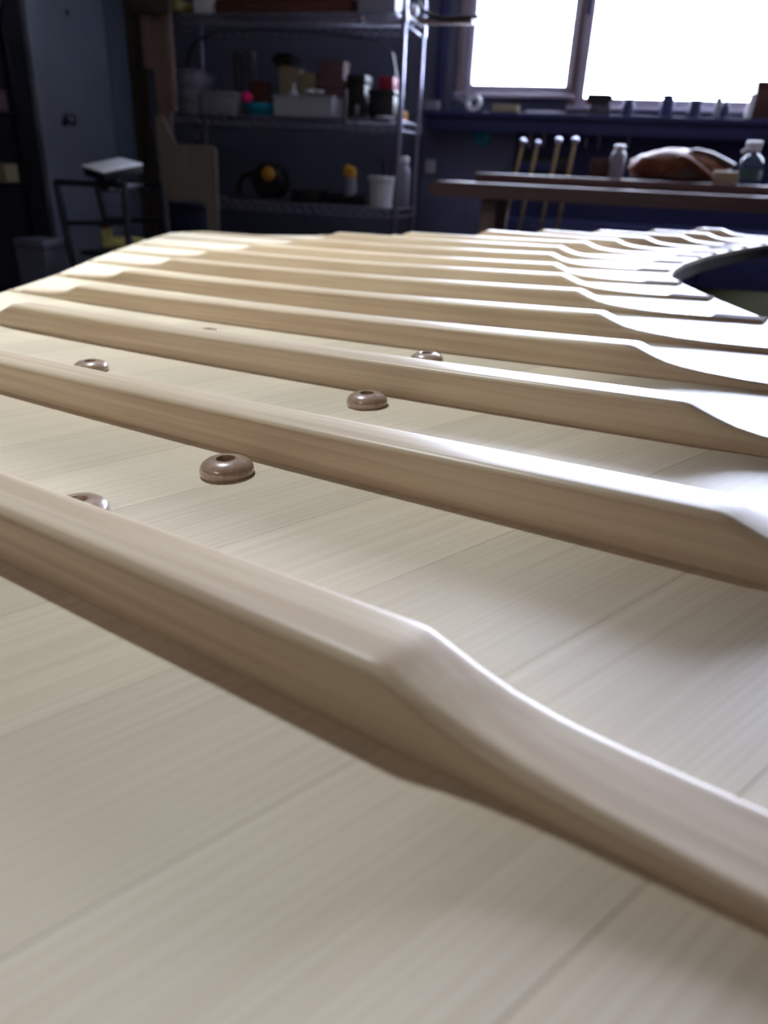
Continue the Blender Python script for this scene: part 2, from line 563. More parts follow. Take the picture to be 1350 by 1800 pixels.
RN = [0.1243, 0.2758, 0.431, 0.5863, 0.7354, 0.9017, 1.0648, 1.2163, 1.410, 1.592, 1.755, 1.8769, 2.0024, 2.1195, 2.2572, 2.4928]
RR = [0.0962, 0.0461, 0.1009, 0.1857, 0.2702, 0.3618, 0.4517, 0.5323, 0.6245, 0.6852, 0.6906, 0.6608, 0.6271, 0.5704, 0.54, 0.5528]
RL = [0.62, 0.72, 0.8232, 0.935, 1.039, 1.1287, 1.2047, 1.2338, 1.2752, 1.3059, 1.1867, 1.012, 0.9045, 0.7897, 0.6774, 0.6104]
HL = [0.024, 0.024, 0.0262, 0.0228, 0.0224, 0.0226, 0.0233, 0.024, 0.0232, 0.0275, 0.0255, 0.0335, 0.0325, 0.0306, 0.029, 0.0259]
HR = 0.024
PROF = [(0, 0.024), (0.004, 0.0233), (0.010, 0.0208), (0.020, 0.0167), (0.031, 0.0130), (0.044, 0.0104), (0.062, 0.0082), (0.09, 0.0060), (0.12, 0.0048), (0.16, 0.0042), (0.22, 0.0040), (9, 0.0040)]
RIBW = 0.0285


def prof(d):
    for (a, ha), (c, hc) in zip(PROF, PROF[1:]):
        if d <= c:
            return ha + (hc - ha) * (d - a) / (c - a)
    return 0.004


for i, n0 in enumerate(RN):
    nm = n0 + RIBW / 2
    s_end = max(outline_s(n0, 'near'), outline_s(n0 + RIBW, 'near')) + 0.003
    far = min(outline_s(n0, 'far'), outline_s(n0 + RIBW, 'far')) - 0.004
    sr, sl = RR[i], min(RL[i], far - 0.05)
    st = [s_end, s_end + 0.004]
    x = s_end + 0.034
    st += [x, x + 0.004, s_end + 0.055]
    st += [sr - d for d in (0.2, 0.16, 0.12, 0.09, 0.075, 0.062, 0.052, 0.044, 0.037, 0.031, 0.025, 0.02, 0.015, 0.010, 0.007, 0.004, 0.002, 0) if sr - d > x + 0.006]
    st += [sr + 0.003, sr + 0.008]
    k = 12
    st += [sr + 0.008 + (sl - sr - 0.016) * j / k for j in range(1, k)]
    st += [sl - 0.008, sl - 0.003]
    st += [sl + d for d in (0, 0.002, 0.004, 0.007, 0.010, 0.015, 0.02, 0.025, 0.031, 0.037, 0.044, 0.055, 0.07, 0.09, 0.12, 0.16, 0.22, 0.3) if sl + d < far - 0.04]
    st += [far - 0.036, far - 0.032, far]
    st = sorted(set(st))
    b = B()
    rings = []
    for s in st:
        if s < sr:
            hh = prof(sr - s)
            if s < s_end + 0.036:
                hh = min(hh, 0.0038)
        elif s > sl:
            hh = prof((s - sl) / 1.25) * HL[i] / 0.024
            if s > far - 0.034:
                hh = min(hh, 0.0022)
        else:
            hh = HR + (HL[i] - HR) * (s - sr) / (sl - sr)
        zc = crown(s)
        r = min(0.0042, hh * 0.45)
        dome = 0.0005 * min(1.0, max(0.0, (hh - 0.006) / 0.018))
        hr = hh - dome
        pr = [(0, 0)]
        for a in range(5):
            th = PI - a * PI / 8
            pr.append((r + r * math.cos(th), hr - r + r * math.sin(th)))
        for u in (-0.85, -0.5, 0, 0.5, 0.85):
            pr.append((RIBW / 2 + u * (RIBW / 2 - r), hr + dome * (1 - u * u)))
        for a in range(5):
            th = PI / 2 - a * PI / 8
            pr.append((RIBW - r + r * math.cos(th), hr - r + r * math.sin(th)))
        pr.append((RIBW, 0))
        rings.append([b.bm.verts.new((n0 + px, s, zc + pz + 0.0001)) for px, pz in pr])
    for q, w in zip(rings, rings[1:]):
        m_ = len(q)
        for k in range(m_):
            b.bm.faces.new((q[k], q[(k + 1) % m_], w[(k + 1) % m_], w[k]))
    b.bm.faces.new(rings[0])
    b.bm.faces.new(rings[-1][::-1])
    o = b.out('rib', M['rib'], board, angle=0.75)
    o.data.materials.append(M['raw'])
    for p in o.data.polygons:                      # the ends at the cutout are left without varnish
        if p.center.y < s_end + 0.055 and p.normal.z > 0.5:
            p.material_index = 1

BUT = [(0.2845, 0.2482), (0.3053, 0.4010), (0.3455, 0.5414), (0.5696, 0.3567), (0.3000, 0.1690), (0.6043, 0.5179), (0.4066, 0.6832)]
me_b = me_s = None
for s, n in BUT:
    if me_b is None:
        o = B().lathe([(0.0, 0), (0.0138, 0), (0.0143, 0.0005), (0.0146, 0.0024), (0.0143, 0.0044), (0.0131, 0.0064), (0.0108, 0.0080), (0.0082, 0.0089), (0.0060, 0.0092), (0.0052, 0.0090), (0.0049, 0.0082), (0.0048, 0.0035), (0.0, 0.0035)], seg=40).out('button', M['button'], board, angle=0.9)
        w = B().lathe([(0, 0.0036), (0.0040, 0.0036), (0.0042, 0.0050), (0.0036, 0.0060), (0.0012, 0.0064), (0.0010, 0.0052), (0, 0.0052)], seg=20).out('screw', M['brass'], o, angle=0.6)
        me_b, me_s = o.data, w.data
    else:
        o = bpy.data.objects.new('button', me_b)
        w = bpy.data.objects.new('screw', me_s)
        COL.objects.link(o)
        COL.objects.link(w)
        o.parent = board
        w.parent = o
    o.location = (n, s, crown(s))

# table that carries the board
bpy.context.view_layer.update()
BI = board.matrix_world.inverted()


def under(x, y):
    """height of the underside of the rim over the room point (x, y)"""
    z = 0.8
    for _ in range(4):
        p = BI @ Vector((x, y, z))
        z += (-0.032 - p.z)
    return z


TX0, TX1, TY0, TY1 = -0.42, 0.95, -0.35, 1.62
tz = min(under(TX0, TY0), under(TX0, TY1), under(TX1, TY1)) - 0.022
_d = RW @ Vector(((1300 - 675) / F_PX, -(510 - 900) / F_PX, 1))
TY1 = _d.y * (tz - CAM.z) / _d.z
t = thing('work_table', 'low olive topped work table under the soundboard, seen through its cutout', 'table', (0.26, 0.64, 0))
lx = lambda x: x - 0.26
ly = lambda y: y - 0.64
B().box(lx(TX0), ly(TY0), tz - 0.035, lx(TX1), ly(TY1), tz, 0.003).out('tabletop', M['tabletop'], t)
B().box(lx(TX0 + .06), ly(TY0 + .06), tz - 0.12, lx(TX1 - .06), ly(TY1 - .06), tz - 0.036).out('apron', M['lumber'], t)
for x in (TX0 + .08, TX1 - .15):
    for y in (TY0 + .08, TY1 - .15):
        B().box(lx(x), ly(y), 0, lx(x + .07), ly(y + .07), tz - 0.121, 0.004).out('leg', M['lumber'], t)
for y, nm in ((-0.10, 'near'), (1.05, 'far')):
    b = B()
    p = [(TX0 + 0.03, tz + 0.0004), (0.62, tz + 0.0004), (0.62, under(0.62, y + 0.02) - 0.001), (TX0 + 0.03, under(TX0 + 0.03, y + 0.02) - 0.001)]
    b.prism(p, y, y + 0.04)
    tag(b.out('support_batten', M['lumber'], smooth=False), 'wooden batten on the work table propping the %s part of the soundboard' % nm, 'batten')


# ------------------------------------------------------------------ ceiling downlight and added fill panel
def lamp(loc, sx, sy, power, color, label, glow, spread=180):
    root = thing('ceiling_light', label, 'light', loc)
    B().box(-sx / 2 - .02, -sy / 2 - .02, -0.04, sx / 2 + .02, sy / 2 + .02, 0.0, 0.004).out('housing', M['white'], root)
    B().box(-sx / 2, -sy / 2, -0.046, sx / 2, sy / 2, -0.0402).out('diffuser', mat('lamp_diffuser', color, 0.5, emis=glow, noise=0), root)
    ld = bpy.data.lights.new('lamp_glow', 'AREA')
    ld.shape = 'RECTANGLE'
    ld.size, ld.size_y = sx, sy
    ld.energy = power
    ld.spread = math.radians(spread)
    ld.color = color
    o = bpy.data.objects.new('lamp_glow', ld)
    o.location = (0, 0, -0.05)
    o.parent = root
    COL.objects.link(o)


key = board.matrix_world @ Vector((0.86, 1.3, 1.85))
lamp((key.x, key.y, CEIL), 0.10, 0.10, LAMP_KEY, (0.87, 0.95, 1.0), 'small square ceiling downlight above the left of the soundboard', 8.0, 110)
lamp((-1.0, -1.6, CEIL), 1.2, 0.6, LAMP_FILL, (1.0, 0.84, 0.71), 'broad unseen fill light panel added at the front end of the workshop', 3.0)  # unseen fill panel, added to brighten the near sides of the ribs

# unseen light blocker, added as a hung shelf over the right side of the board (it keeps the ceiling lamps off that side)
t = thing('light_blocking_shelf', 'wide unseen plank shelf added to block light above the right side of the soundboard', 'shelf', (0.775, 0.6, 1.92))
for i in range(9):
    B().box(-1.37 + i * 0.305, -2.2, 0, -1.37 + i * 0.305 + 0.303, 2.2, 0.04, 0.003).out('blocker_board', M['lumber'], t)
for x in (-1.25, 1.2):
    for y in (-2.0, 2.0):
        B().tube([(x, y, 0.041), (x, y, CEIL - 1.92 - 0.001)], 0.008, 8).out('hanging_rod', M['blacksteel'], t)
# ------------------------------------------------------------------ helpers for the things along the walls
def X(px, py, Y):
    return at(px, py, Y).x


def Z(px, py, Y):
    return at(px, py, Y).z


def ext(x0, x1, ytop, Y, zb):
    """left and right edge and top height of a thing standing at depth Y with its foot at height zb"""
    ym = ytop
    return X(x0, ym, Y), X(x1, ym, Y), Z((x0 + x1) / 2, ytop, Y)


def carton(name, label, px, Y, depth, zb, m, group=None, lid='flap', cat='box'):
    x0, x1, zt = ext(px[0], px[1], px[2], Y, zb)
    cx = (x0 + x1) / 2
    w, h = (x1 - x0) / 2, zt - zb
    t = thing(name, label, cat, (cx, Y, zb), group)
    if lid == 'tray':
        b = B()
        e = 0.004
        b.box(-w * .94, 0.004, 0.0005, w * .94, depth - .004, e).box(-w, 0, e, -w + e, depth, h).box(w - e, 0, e, w, depth, h)
        b.box(-w + e, 0, e, w - e, e, h).box(-w + e, depth - e, e, w - e, depth, h)
        b.out('body', m, t)
        b = B()
        k = 0.006
        b.box(-w - k, -k, h, w + k, e, h + .006).box(-w - k, depth - e, h, w + k, depth + k, h + .006)
        b.box(-w - k, e, h, -w + e, depth - e, h + .006).box(w - e, e, h, w + k, depth - e, h + .006)
        b.out('rim', m, t)
    else:
        B().box(-w, 0, 0.0005, w, depth, h * (0.98 if lid == 'flap' else 0.8), min(0.004, h * .1)).out('body', m, t)
        if lid == 'flap':
            b = B()
            b.box(-w, 0, h * .981, -0.001, depth, h).box(0.001, 0, h * .981, w, depth, h)
            b.out('flap', m, t)
        else:
            k = 0.004
            B().box(-w - k, -k, h * .801, w + k, depth + k, h, min(0.004, h * .08)).out('lid', m, t)
    return t


def bottle(name, label, px, Y, zb, m, capm, cat='bottle', neck=0.35, group=None):
    x0, x1, zt = ext(px[0], px[1], px[2], Y, zb)
    r, h = (x1 - x0) / 2, zt - zb
    t = thing(name, label, cat, ((x0 + x1) / 2, Y + r, zb), group)
    B().lathe([(0, 0.0005), (r * .9, 0.0005), (r, h * .03), (r, h * .68), (r * .9, h * .76), (r * neck, h * .84), (r * neck, h * .88), (0, h * .88)], seg=20).out('body', m, t)
    c = r * neck * 1.25
    B().lathe([(0, h * .881), (c, h * .881), (c, h * .98), (c * .8, h), (0, h)], seg=16).out('cap', capm, t)
    return t


# ------------------------------------------------------------------ wire shelving
RY, RD = 4.2, 0.40
rx0, rx1 = X(300, 197, RY), X(703, 205, RY)
zs = [Z(540, 358, RY), Z(500, 204, RY), Z(500, 22, RY)]
rack = thing('wire_shelving', 'tall zinc wire shelving unit loaded with boxes and tools beside the window', 'shelving', ((rx0 + rx1) / 2, RY, 0))
hw = (rx1 - rx0) / 2
for sx in (-1, 1):
    for y in (0.0, RD):
        b = B()
        b.tube([(sx * hw, y, 0.0), (sx * hw, y, 2.12)], 0.0135, 12)
        p = b.out('post', M['chrome'], rack)
        for z in zs:
            B().lathe([(0.0136, -0.045), (0.021, -0.045), (0.018, 0.012), (0.0136, 0.012)], c=(sx * hw, y, z - 0.004), seg=14).out('collar', M['chrome'], p)
for z in [0.32] + zs:
    sh = B()
    for y in (0.0, RD):
        sh.tube([(-hw, y, z - 0.004), (hw, y, z - 0.004)], 0.004, 6)
        sh.tube([(-hw, y, z - 0.048), (hw, y, z - 0.048)], 0.004, 6)
        n = int(2 * hw / 0.03)
        sh.tube([(-hw + 2 * hw * i / n, y, z - 0.006 if i % 2 else z - 0.046) for i in range(n + 1)], 0.0028, 5)
    for sx in (-hw, hw):
        sh.tube([(sx, 0, z - 0.004), (sx, RD, z - 0.004)], 0.004, 6)
        sh.tube([(sx, 0, z - 0.048), (sx, RD, z - 0.048)], 0.004, 6)
    o = sh.out('shelf_frame', M['wire'], rack)
    d = B()
    n = 52
    for i in range(1, n):
        x = -hw + 2 * hw * i / n
        d.tube([(x, 0, z - 0.0025), (x, RD, z - 0.0025)], 0.0025, 5)
    d = d.out('shelf_wires', M['wire'], o)
    d['kind'] = 'stuff'
z3, z2, z1 = (z + 0.0005 for z in zs)

# middle shelf
for i, w in enumerate(('lowest', 'middle', 'topmost')):
    h = Z(327, 121, RY + .05) - z2
    x0, x1 = X(308, 160, RY + .05), X(348, 160, RY + .05)
    t = thing('storage_tray', '%s of three grey trays stacked at the left end of the middle shelf' % w, 'tray', ((x0 + x1) / 2, RY + .05, z2 + i * h / 3), 'grey trays stacked on the wire shelf')
    q = (x1 - x0) / 2
    B().box(-q * .93, 0.006, 0.0005, q * .93, .24, h / 3 - .012, 0.004).out('body', M['grey'], t)
    B().box(-q, 0, h / 3 - .0118, q, .246, h / 3 - .001, 0.002).out('rim', M['grey'], t)
carton('flat_box', 'low pale grey lidded box right of the stacked grey trays', (352, 413, 160), RY + .05, .22, z2, M['grey'], lid='lid')
x0, x1, zt = ext(418, 476, 180, RY + .03, z2)
t = thing('teal_dish', 'shallow teal dish with a pink ball in it on the middle shelf', 'dish', ((x0 + x1) / 2, RY + .03 + (x1 - x0) / 2, z2))
r, h = (x1 - x0) / 2, zt - z2
B().lathe([(0, .0005), (r * .7, .0005), (r * .95, h * .6), (r * .93, h * .62), (r * .66, .006), (0, .006)], seg=24).out('bowl', M['teal'], t)
B().lathe([(r * .93, h * .62), (r * .95, h * .6), (r, h * .9), (r, h), (r * .95, h), (r * .93, h * .63)], seg=24).out('rim', M['teal'], t)
pr = (X(444, 172, RY + .1) - X(426, 172, RY + .1)) / 2
pb = at(435, 172, RY + .03 + r)
o = B().ball((pb.x, pb.y, max(pb.z, z2 + .0065 + pr)), pr, seg=20).out('pink_ball', M['pink'])
tag(o, 'bright pink ball resting in the teal dish', 'ball')
carton('brown_box', 'dark orange brown box behind the teal dish', (438, 470, 143), RY + .235, .055, z2, M['brownred'])
carton('clear_bin', 'open frosted plastic bin in the middle of the middle shelf', (481, 584, 170), RY + .02, .22, z2, M['clear'], lid='tray', cat='bin')
bottle('small_bottle', 'small white bottle standing in the frosted plastic bin', (507, 521, 146), RY + .10, z2 + .005, M['white'], M['white'])
bottle('glass_jar', 'left one of two pale jars at the right end of the frosted bin', (534, 549, 156), RY + .09, z2 + .005, M['bottle'], M['white'], 'jar', .8, 'pale jars in the frosted bin')
bottle('glass_jar', 'right one of two pale jars at the right end of the frosted bin', (551, 566, 158), RY + .09, z2 + .005, M['bottle'], M['white'], 'jar', .8, 'pale jars in the frosted bin')
carton('tan_carton', 'taller tan carton behind the frosted bin, under the black drill', (490, 523, 119), RY + .28, .10, z2, M['tan'])
carton('tan_carton', 'shorter tan carton behind the frosted bin, right of the black drill', (525, 555, 128), RY + .28, .10, z2, M['tan'])
# drill on the tan carton
zb = Z(506, 119, RY + .28) + .0005
x0, x1 = X(484, 110, RY + .32), X(536, 110, RY + .32)
h = Z(510, 92, RY + .32) - zb
t = thing('cordless_drill', 'black cordless drill lying on the taller tan carton', 'drill', ((x0 + x1) / 2 - .01, RY + .33, zb))
w = (x1 - x0) / 2
B().tube([(-w, 0, h * .55), (-w * .7, 0, h * .55), (0, 0, h * .55), (w * .3, 0, h * .5)], [h * .3, h * .42, h * .42, h * .3], 14).out('motor_housing', M['black'], t)
B().tube([(w * .3, 0, h * .5), (w * .75, 0, h * .5)], [h * .22, h * .12], 12).out('chuck', M['darkgrey'], t)
B().tube([(-w * .5, -.01, h * .4), (-w * .4, -.07, h * .22)], h * .2, 10).out('grip', M['black'], t)
B().box(-w * .55, -.045, 0.0005, w * .05, .02, h * .17, .003).out('battery', M['olive'], t)
zt = Z(580, 141, RY + .26)
carton('mauve_box', 'lower one of two mauve boxes stacked right of the tan cartons', (558, 607, 141), RY + .26, .12, z2, M['mauvebox'], 'stacked mauve boxes', 'lid')
carton('mauve_box', 'upper one of two mauve boxes stacked right of the tan cartons', (560, 604, 107), RY + .27, .10, zt + .001, M['mauvebox'], 'stacked mauve boxes', 'lid')
carton('tool_case', 'black upright tool case near the right end of the middle shelf', (611, 642, 131), RY + .2, .12, z2, M['black'], lid='lid', cat='case')
carton('tool_case', 'low black tool case under the dark red box', (648, 693, 157), RY + .12, .2, z2, M['black'], lid='lid', cat='case')
carton('red_box', 'small dark red box on the low black tool case', (666, 692, 134), RY + .16, .1, Z(670, 157, RY + .12) + .001, M['red'])
x0, x1 = X(620, 180, RY + .05), X(646, 180, RY + .05)
t = thing('hand_plane', 'black hand plane with pale knob in front of the upright tool case', 'plane', ((x0 + x1) / 2, RY + .05, z2))
w = (x1 - x0) / 2
B().box(-w, 0, .0005, w, .06, .02, .004).out('sole', M['darkgrey'], t)
B().tube([(-w * .6, .03, .02), (-w * .6, .03, .05), (-w * .6, .03, .07)], [.008, .014, .01], 12).out('knob', M['grey'], t)
B().tube([(w * .5, .03, .02), (w * .7, .03, .06), (w * .4, .03, .09)], .012, 10).out('tote', M['black'], t)
x0, x1 = X(655, 187, RY + .02), X(690, 187, RY + .02)
o = B().lathe([(0, .0005), (.03, .0005), ((x1 - x0) / 2, .012), ((x1 - x0) / 2 - .004, .014), (.03, .004), (0, .004)], seg=24).out('saucer', M['white'], loc=((x0 + x1) / 2, RY + .06, z2))
tag(o, 'small white saucer in front of the low black tool case', 'saucer')
c = at(710, 174, RY + .25)
rr = (X(717, 174, RY + .25) - X(703, 174, RY + .25)) / 2
for nm in (0,):
    b = B()
    mx_ = Matrix.Translation((rx1 - .045, RY + .25, z2 + rr * 1.25)) @ Matrix.Rotation(PI / 2, 4, 'Y')
    b.lathe([(rr * .6, -.012), (rr * 1.25, -.012), (rr * 1.25, .012), (rr * .6, .012), (rr * .6, -.012)], seg=24, mx=mx_)
    tag(b.out('tape_roll', M['yellow']), 'orange yellow tape roll at the right end of the middle shelf', 'tape')
for i, (a, c_) in enumerate(((411, 426), (434, 449))):
    x0, x1, zt = ext(a, c_, 90, RY + .32, z2)
    b = B()
    r = (x1 - x0) / 2
    b.lathe([(r * .8, .0005), (r, .0005), (r, zt - z2), (r * .8, zt - z2), (r * .8, .0005)], c=((x0 + x1) / 2, RY + .32, z2), seg=16)
    tag(b.out('card_tube', M['darkgrey']), '%s of two tall grey tubes standing at the back of the middle shelf' % ('left one', 'right one')[i], 'tube', 'grey tubes at the back of the middle shelf')
pts = [at(p[0], p[1], RY + .372) for p in ((330, 192), (326, 130), (334, 90), (350, 68), (385, 55), (450, 52), (530, 55), (610, 62), (665, 72), (690, 92), (698, 140), (698, 195))]
for p in (0, -1):
    pts[p].z = z2 + .004
b = B()
for p, q in zip(pts, pts[1:]):
    d = (q - p).normalized()
    nrm = Vector((-d.z, 0, d.x)) * .004
    v = [b.bm.verts.new(p + nrm * s1 + Vector((0, s2, 0))) for s1, s2 in ((-1, -.012), (1, -.012), (1, .012), (-1, .012))]
    w = [b.bm.verts.new(q + nrm * s1 + Vector((0, s2, 0))) for s1, s2 in ((-1, -.012), (1, -.012), (1, .012), (-1, .012))]
    for k in range(4):
        b.bm.faces.new((v[k], v[(k + 1) % 4], w[(k + 1) % 4], w[k]))
    if p == pts[0]:
        b.bm.faces.new(v)
    if q == pts[-1]:
        b.bm.faces.new(w)
bmesh.ops.remove_doubles(b.bm, verts=b.bm.verts, dist=.002)
tag(b.out('bent_strip', M['darkgrey']), 'long bent grey strip arching behind everything on the middle shelf', 'strip')

# lower shelf
x0, x1, zt = ext(398, 508, 286, RY + .1, z3)
t = thing('circular_saw', 'black power saw with a yellow cap on the lower shelf', 'saw', ((x0 + x1) / 2, RY + .1, z3))
w, h = (x1 - x0) / 2, zt - z3
B().box(-w, 0, .0005, w, .15, .012, .003).out('base_plate', M['darkgrey'], t)
cx = X(468, 320, RY + .1) - (x0 + x1) / 2
mx_ = Matrix.Translation((cx, .05, h * .52)) @ Matrix.Rotation(PI / 2, 4, 'X')
B().lathe([(0, -.07), (h * .5, -.07), (h * .5, .03), (h * .4, .05), (0, .05)], seg=26, mx=mx_).out('motor_housing', M['black'], t)
yc = at(472, 306, RY + .1)
mx_ = Matrix.Translation((yc.x - (x0 + x1) / 2, -.001, yc.z - z3)) @ Matrix.Rotation(PI / 2, 4, 'X')
B().lathe([(0, 0), (.044, 0), (.036, .016), (.018, .024), (0, .024)], seg=8, mx=mx_).out('yellow_cap', M['yellow'], t)
B().tube([(cx - h * .4, .06, h * .75), (cx - h * .9, .06, h * .62), (-w * .8, .06, h * .3), (-w * .75, .06, .013)], .017, 10).out('handle', M['black'], t)
x0, x1, zt = ext(560, 636, 293, RY + .08, z3)
t = thing('angle_grinder', 'dark power tool with yellow and grey top left of the white jug', 'grinder', ((x0 + x1) / 2, RY + .08, z3))
w, h = (x1 - x0) / 2, zt - z3
B().tube([(-w, .06, .03), (-w * .5, .06, .034), (w * .6, .06, .034), (w, .06, .03)], [.02, .028, .028, .03], 14).out('body', M['black'], t)
B().tube([(w * .35, .06, .05), (w * .35, .06, h * .735)], [.036, .03], 14).out('gear_case', M['grey'], t)
B().tube([(w * .32, .06, h * .74), (w * .3, .06, h * .88), (w * .1, .06, h)], [.036, .042, .02], 14).out('yellow_cap', M['yellow'], t)
B().box(-w, .02, .0005, w, .1, .008, .002).out('base_plate', M['darkgrey'], t)
carton('tool_case', 'low black case between the black power saw and the dark power tool', (512, 556, 334), RY + .08, .18, z3, M['black'], lid='lid', cat='case')
x0, x1, zt = ext(642, 688, 310, RY + .06, z3)
r, h = (x1 - x0) / 2, zt - z3
t = thing('white_bucket', 'white plastic bucket with a black pump at the right of the lower shelf', 'bucket', ((x0 + x1) / 2, RY + .06 + r, z3))
B().lathe([(0, .0005), (r * .82, .0005), (r * .94, h * .86), (0, h * .86)], seg=26).out('body', M['white'], t)
B().lathe([(0, h * .861), (r * 1.04, h * .861), (r * 1.04, h * .99), (r * .98, h), (0, h)], seg=26).out('lid', M['white'], t)
hp = Z(667, 281, RY + .1) - z3
B().tube([(.01, 0, h + .0005), (.01, 0, hp), (-.03, -.01, hp - .004)], .012, 10).out('pump', M['black'], t)
bottle('spray_bottle', 'tall pale grey bottle behind the right post on the lower shelf', (693, 719, 275), RY + .2, z3, M['grey'], M['white'], neck=.6)
bottle('slim_bottle', 'slim grey bottle standing above the plywood jig on the lower shelf', (333, 348, 231), RY + .2, z3, M['darkgrey'], M['grey'], neck=.5)

# top shelf
x0, x1 = X(287, 10, RY - .02), X(322, 10, RY - .02)
q = (x1 - x0) / 2
o = B().tube([((x0 + x1) / 2, RY - .03, z1 + q * .6), ((x0 + x1) / 2, RY + .1, z1 + q * .6), ((x0 + x1) / 2 + .01, RY + .36, z1 + q * .6)], [q * .5, q * .6, q * .55], 16).out('foam_roll', M['olive'])
tag(o, 'dull yellow foam roll at the left end of the top shelf', 'roll')
carton('white_box', 'small white box beside the yellow foam roll on the top shelf', (339, 371, -6), RY + .05, .12, z1, M['white'], lid='lid')
carton('long_board_box', 'long flat brown box lying along the top shelf', (378, 615, -4), RY + .05, .25, z1, M['brownred'], lid='lid')
carton('grey_bin', 'grey plastic bin at the right of the top shelf', (630, 697, -22), RY + .05, .26, z1, M['grey'], lid='tray', cat='bin')
pb = at(728, 1, RY + .355)
xa, xb = X(660, 5, RY + .35), X(836, 5, RY + .35)
o = B().box(xa, RY + .30, z1 + .001, xb, RY + .37, z1 + .026, .003).out('brown_plank', M['lumber'])
tag(o, 'brown plank sticking out of the top shelf towards the window', 'plank')
o = B().ball((pb.x, RY + .335, z1 + .0265 + .034), .034, seg=18).out('white_ball', M['white'])
tag(o, 'white ball on the brown plank beside the right post', 'ball')
hs = [at(p[0], p[1], RY + .282) for p in ((734, 4), (743, 18), (758, 28), (780, 33), (815, 31), (843, 29))]
t = thing('black_hose', 'black curved hose with a pale blue wand tip hanging in front of the window', 'hose', hs[0])
B().tube([p - hs[0] for p in hs], [.011, .011, .011, .012, .012, .008], 10).out('hose', M['black'], t)
tip = [at(843, 29, RY + .282) - hs[0], at(875, 38, RY + .282) - hs[0], at(906, 46, RY + .282) - hs[0]]
B().tube([tip[0] + Vector((.0005, 0, 0)), tip[1], tip[2]], [.011, .010, .008], 10).out('wand_tip', M['paleblue'], t)

# ------------------------------------------------------------------ back wall: ledge, pegboard, tools
LY = 4.98
lz = Z(1000, 200, LY)
lx0 = X(742, 200, LY)
t = thing('wall_ledge', 'long navy ledge running under both windows with a deep front rail', 'ledge', (lx0, LY, lz))
B().box(0, 0, -.03, 2.2, BACK_Y - LY - .001, 0, .003).out('ledge_board', M['navy'], t)
B().box(.02, .02, Z(1000, 236, LY) - lz, 2.2, .04, -.031, .002).out('front_rail', M['navy'], t)
lz += .0005
carton('grey_box', 'small grey box at the left end of the ledge', (745, 770, 176), LY + .05, .1, lz, M['grey'], lid='lid')
bottle('small_jar', 'pale jar left of the tan carton on the ledge', (792, 815, 172), LY + .05, lz, M['bottle'], M['grey'], 'jar', .85)
x0, x1 = X(820, 185, LY + .06), X(847, 185, LY + .06)
r = (x1 - x0) / 2
mx_ = Matrix.Translation(((x0 + x1) / 2, LY + .02, lz + r)) @ Matrix.Rotation(-PI / 2, 4, 'X')
o = B().lathe([(r * .5, 0), (r, 0), (r, .05), (r * .5, .05), (r * .5, 0)], seg=24, mx=mx_).out('tape_roll', M['white'])
tag(o, 'white tape roll standing on edge between jar and tan carton', 'tape')
carton('tan_carton', 'low tan carton on the ledge under the small window', (866, 911, 183), LY + .01, .1, lz, M['tan'])
x0, x1 = X(925, 190, LY), X(995, 190, LY)
tag(B().box(x0, LY + .03, lz, x1, LY + .08, lz + .012, .002).out('steel_rule', M['chrome']), 'flat shiny steel bar on the ledge below the window mullion', 'bar')
x0, x1, zt = ext(1030, 1080, 164, LY + .03, lz)
t = thing('block_plane', 'dark low block plane on the ledge at the left of the wide window', 'plane', ((x0 + x1) / 2, LY + .03, lz))
w, h = (x1 - x0) / 2, zt - lz
B().box(-w * .6, 0, .0005, w * .9, .07, h * .45, .004).out('sole', M['darkgrey'], t)
B().prism([(-w * .5, h * .451), (w * .7, h * .451), (w, h * .92), (w * .6, h), (-w, h), (-w * .9, h * .8)], .01, .06).out('body', M['black'], t)
B().tube([(-w * .75, .035, h * .45), (-w * .75, .035, h * .79)], .014, 10).out('knob', M['red'], t)
bottle('small_jar', 'short dark jar right of the block plane on the ledge', (1096, 1118, 172), LY + .05, lz, M['navy'], M['navy'], 'jar', .7)
bottle('glue_bottle', 'dark capped bottle below the middle of the wide window', (1164, 1190, 165), LY + .05, lz, M['navy'], M['black'], 'bottle', .8)
bottle('small_jar', 'dark jar with a pale lid right of the dark capped bottle', (1214, 1238, 174), LY + .05, lz, M['navy'], M['white'], 'jar', .9)
bottle('slim_bottle', 'slim pale bottle left of the pointed oil can', (1260, 1273, 170), LY + .05, lz, M['grey'], M['grey'], 'bottle', .9)
x0, x1, zt = ext(1273, 1291, 160, LY + .06, lz)
r, h = (x1 - x0) / 2, zt - lz
t = thing('oil_can', 'small dark oil can with a pointed spout on the ledge', 'oil can', ((x0 + x1) / 2, LY + .08, lz))
B().lathe([(0, .0005), (r, .0005), (r, h * .4), (r * .4, h * .6), (0, h * .6)], seg=18).out('body', M['navy'], t)
B().tube([(0, 0, h * .601), (0, 0, h)], [.007, .003], 8).out('spout', M['navy'], t)
carton('machine_box', 'tall reddish box at the right end of the ledge', (1334, 1372, 142), LY + .05, .1, lz, M['leather_dark'], lid='lid')
x0, x1, zt = ext(1318, 1331, 164, LY + .02, lz)
tag(B().tube([((x0 + x1) / 2 - .006, LY + .03, lz + .002), ((x0 + x1) / 2 + .006, LY + .04, zt)], [(x1 - x0) / 2, (x1 - x0) / 2 * .8], 12).out('white_tube', M['white']), 'slender white tube standing left of the tall reddish box', 'tube')

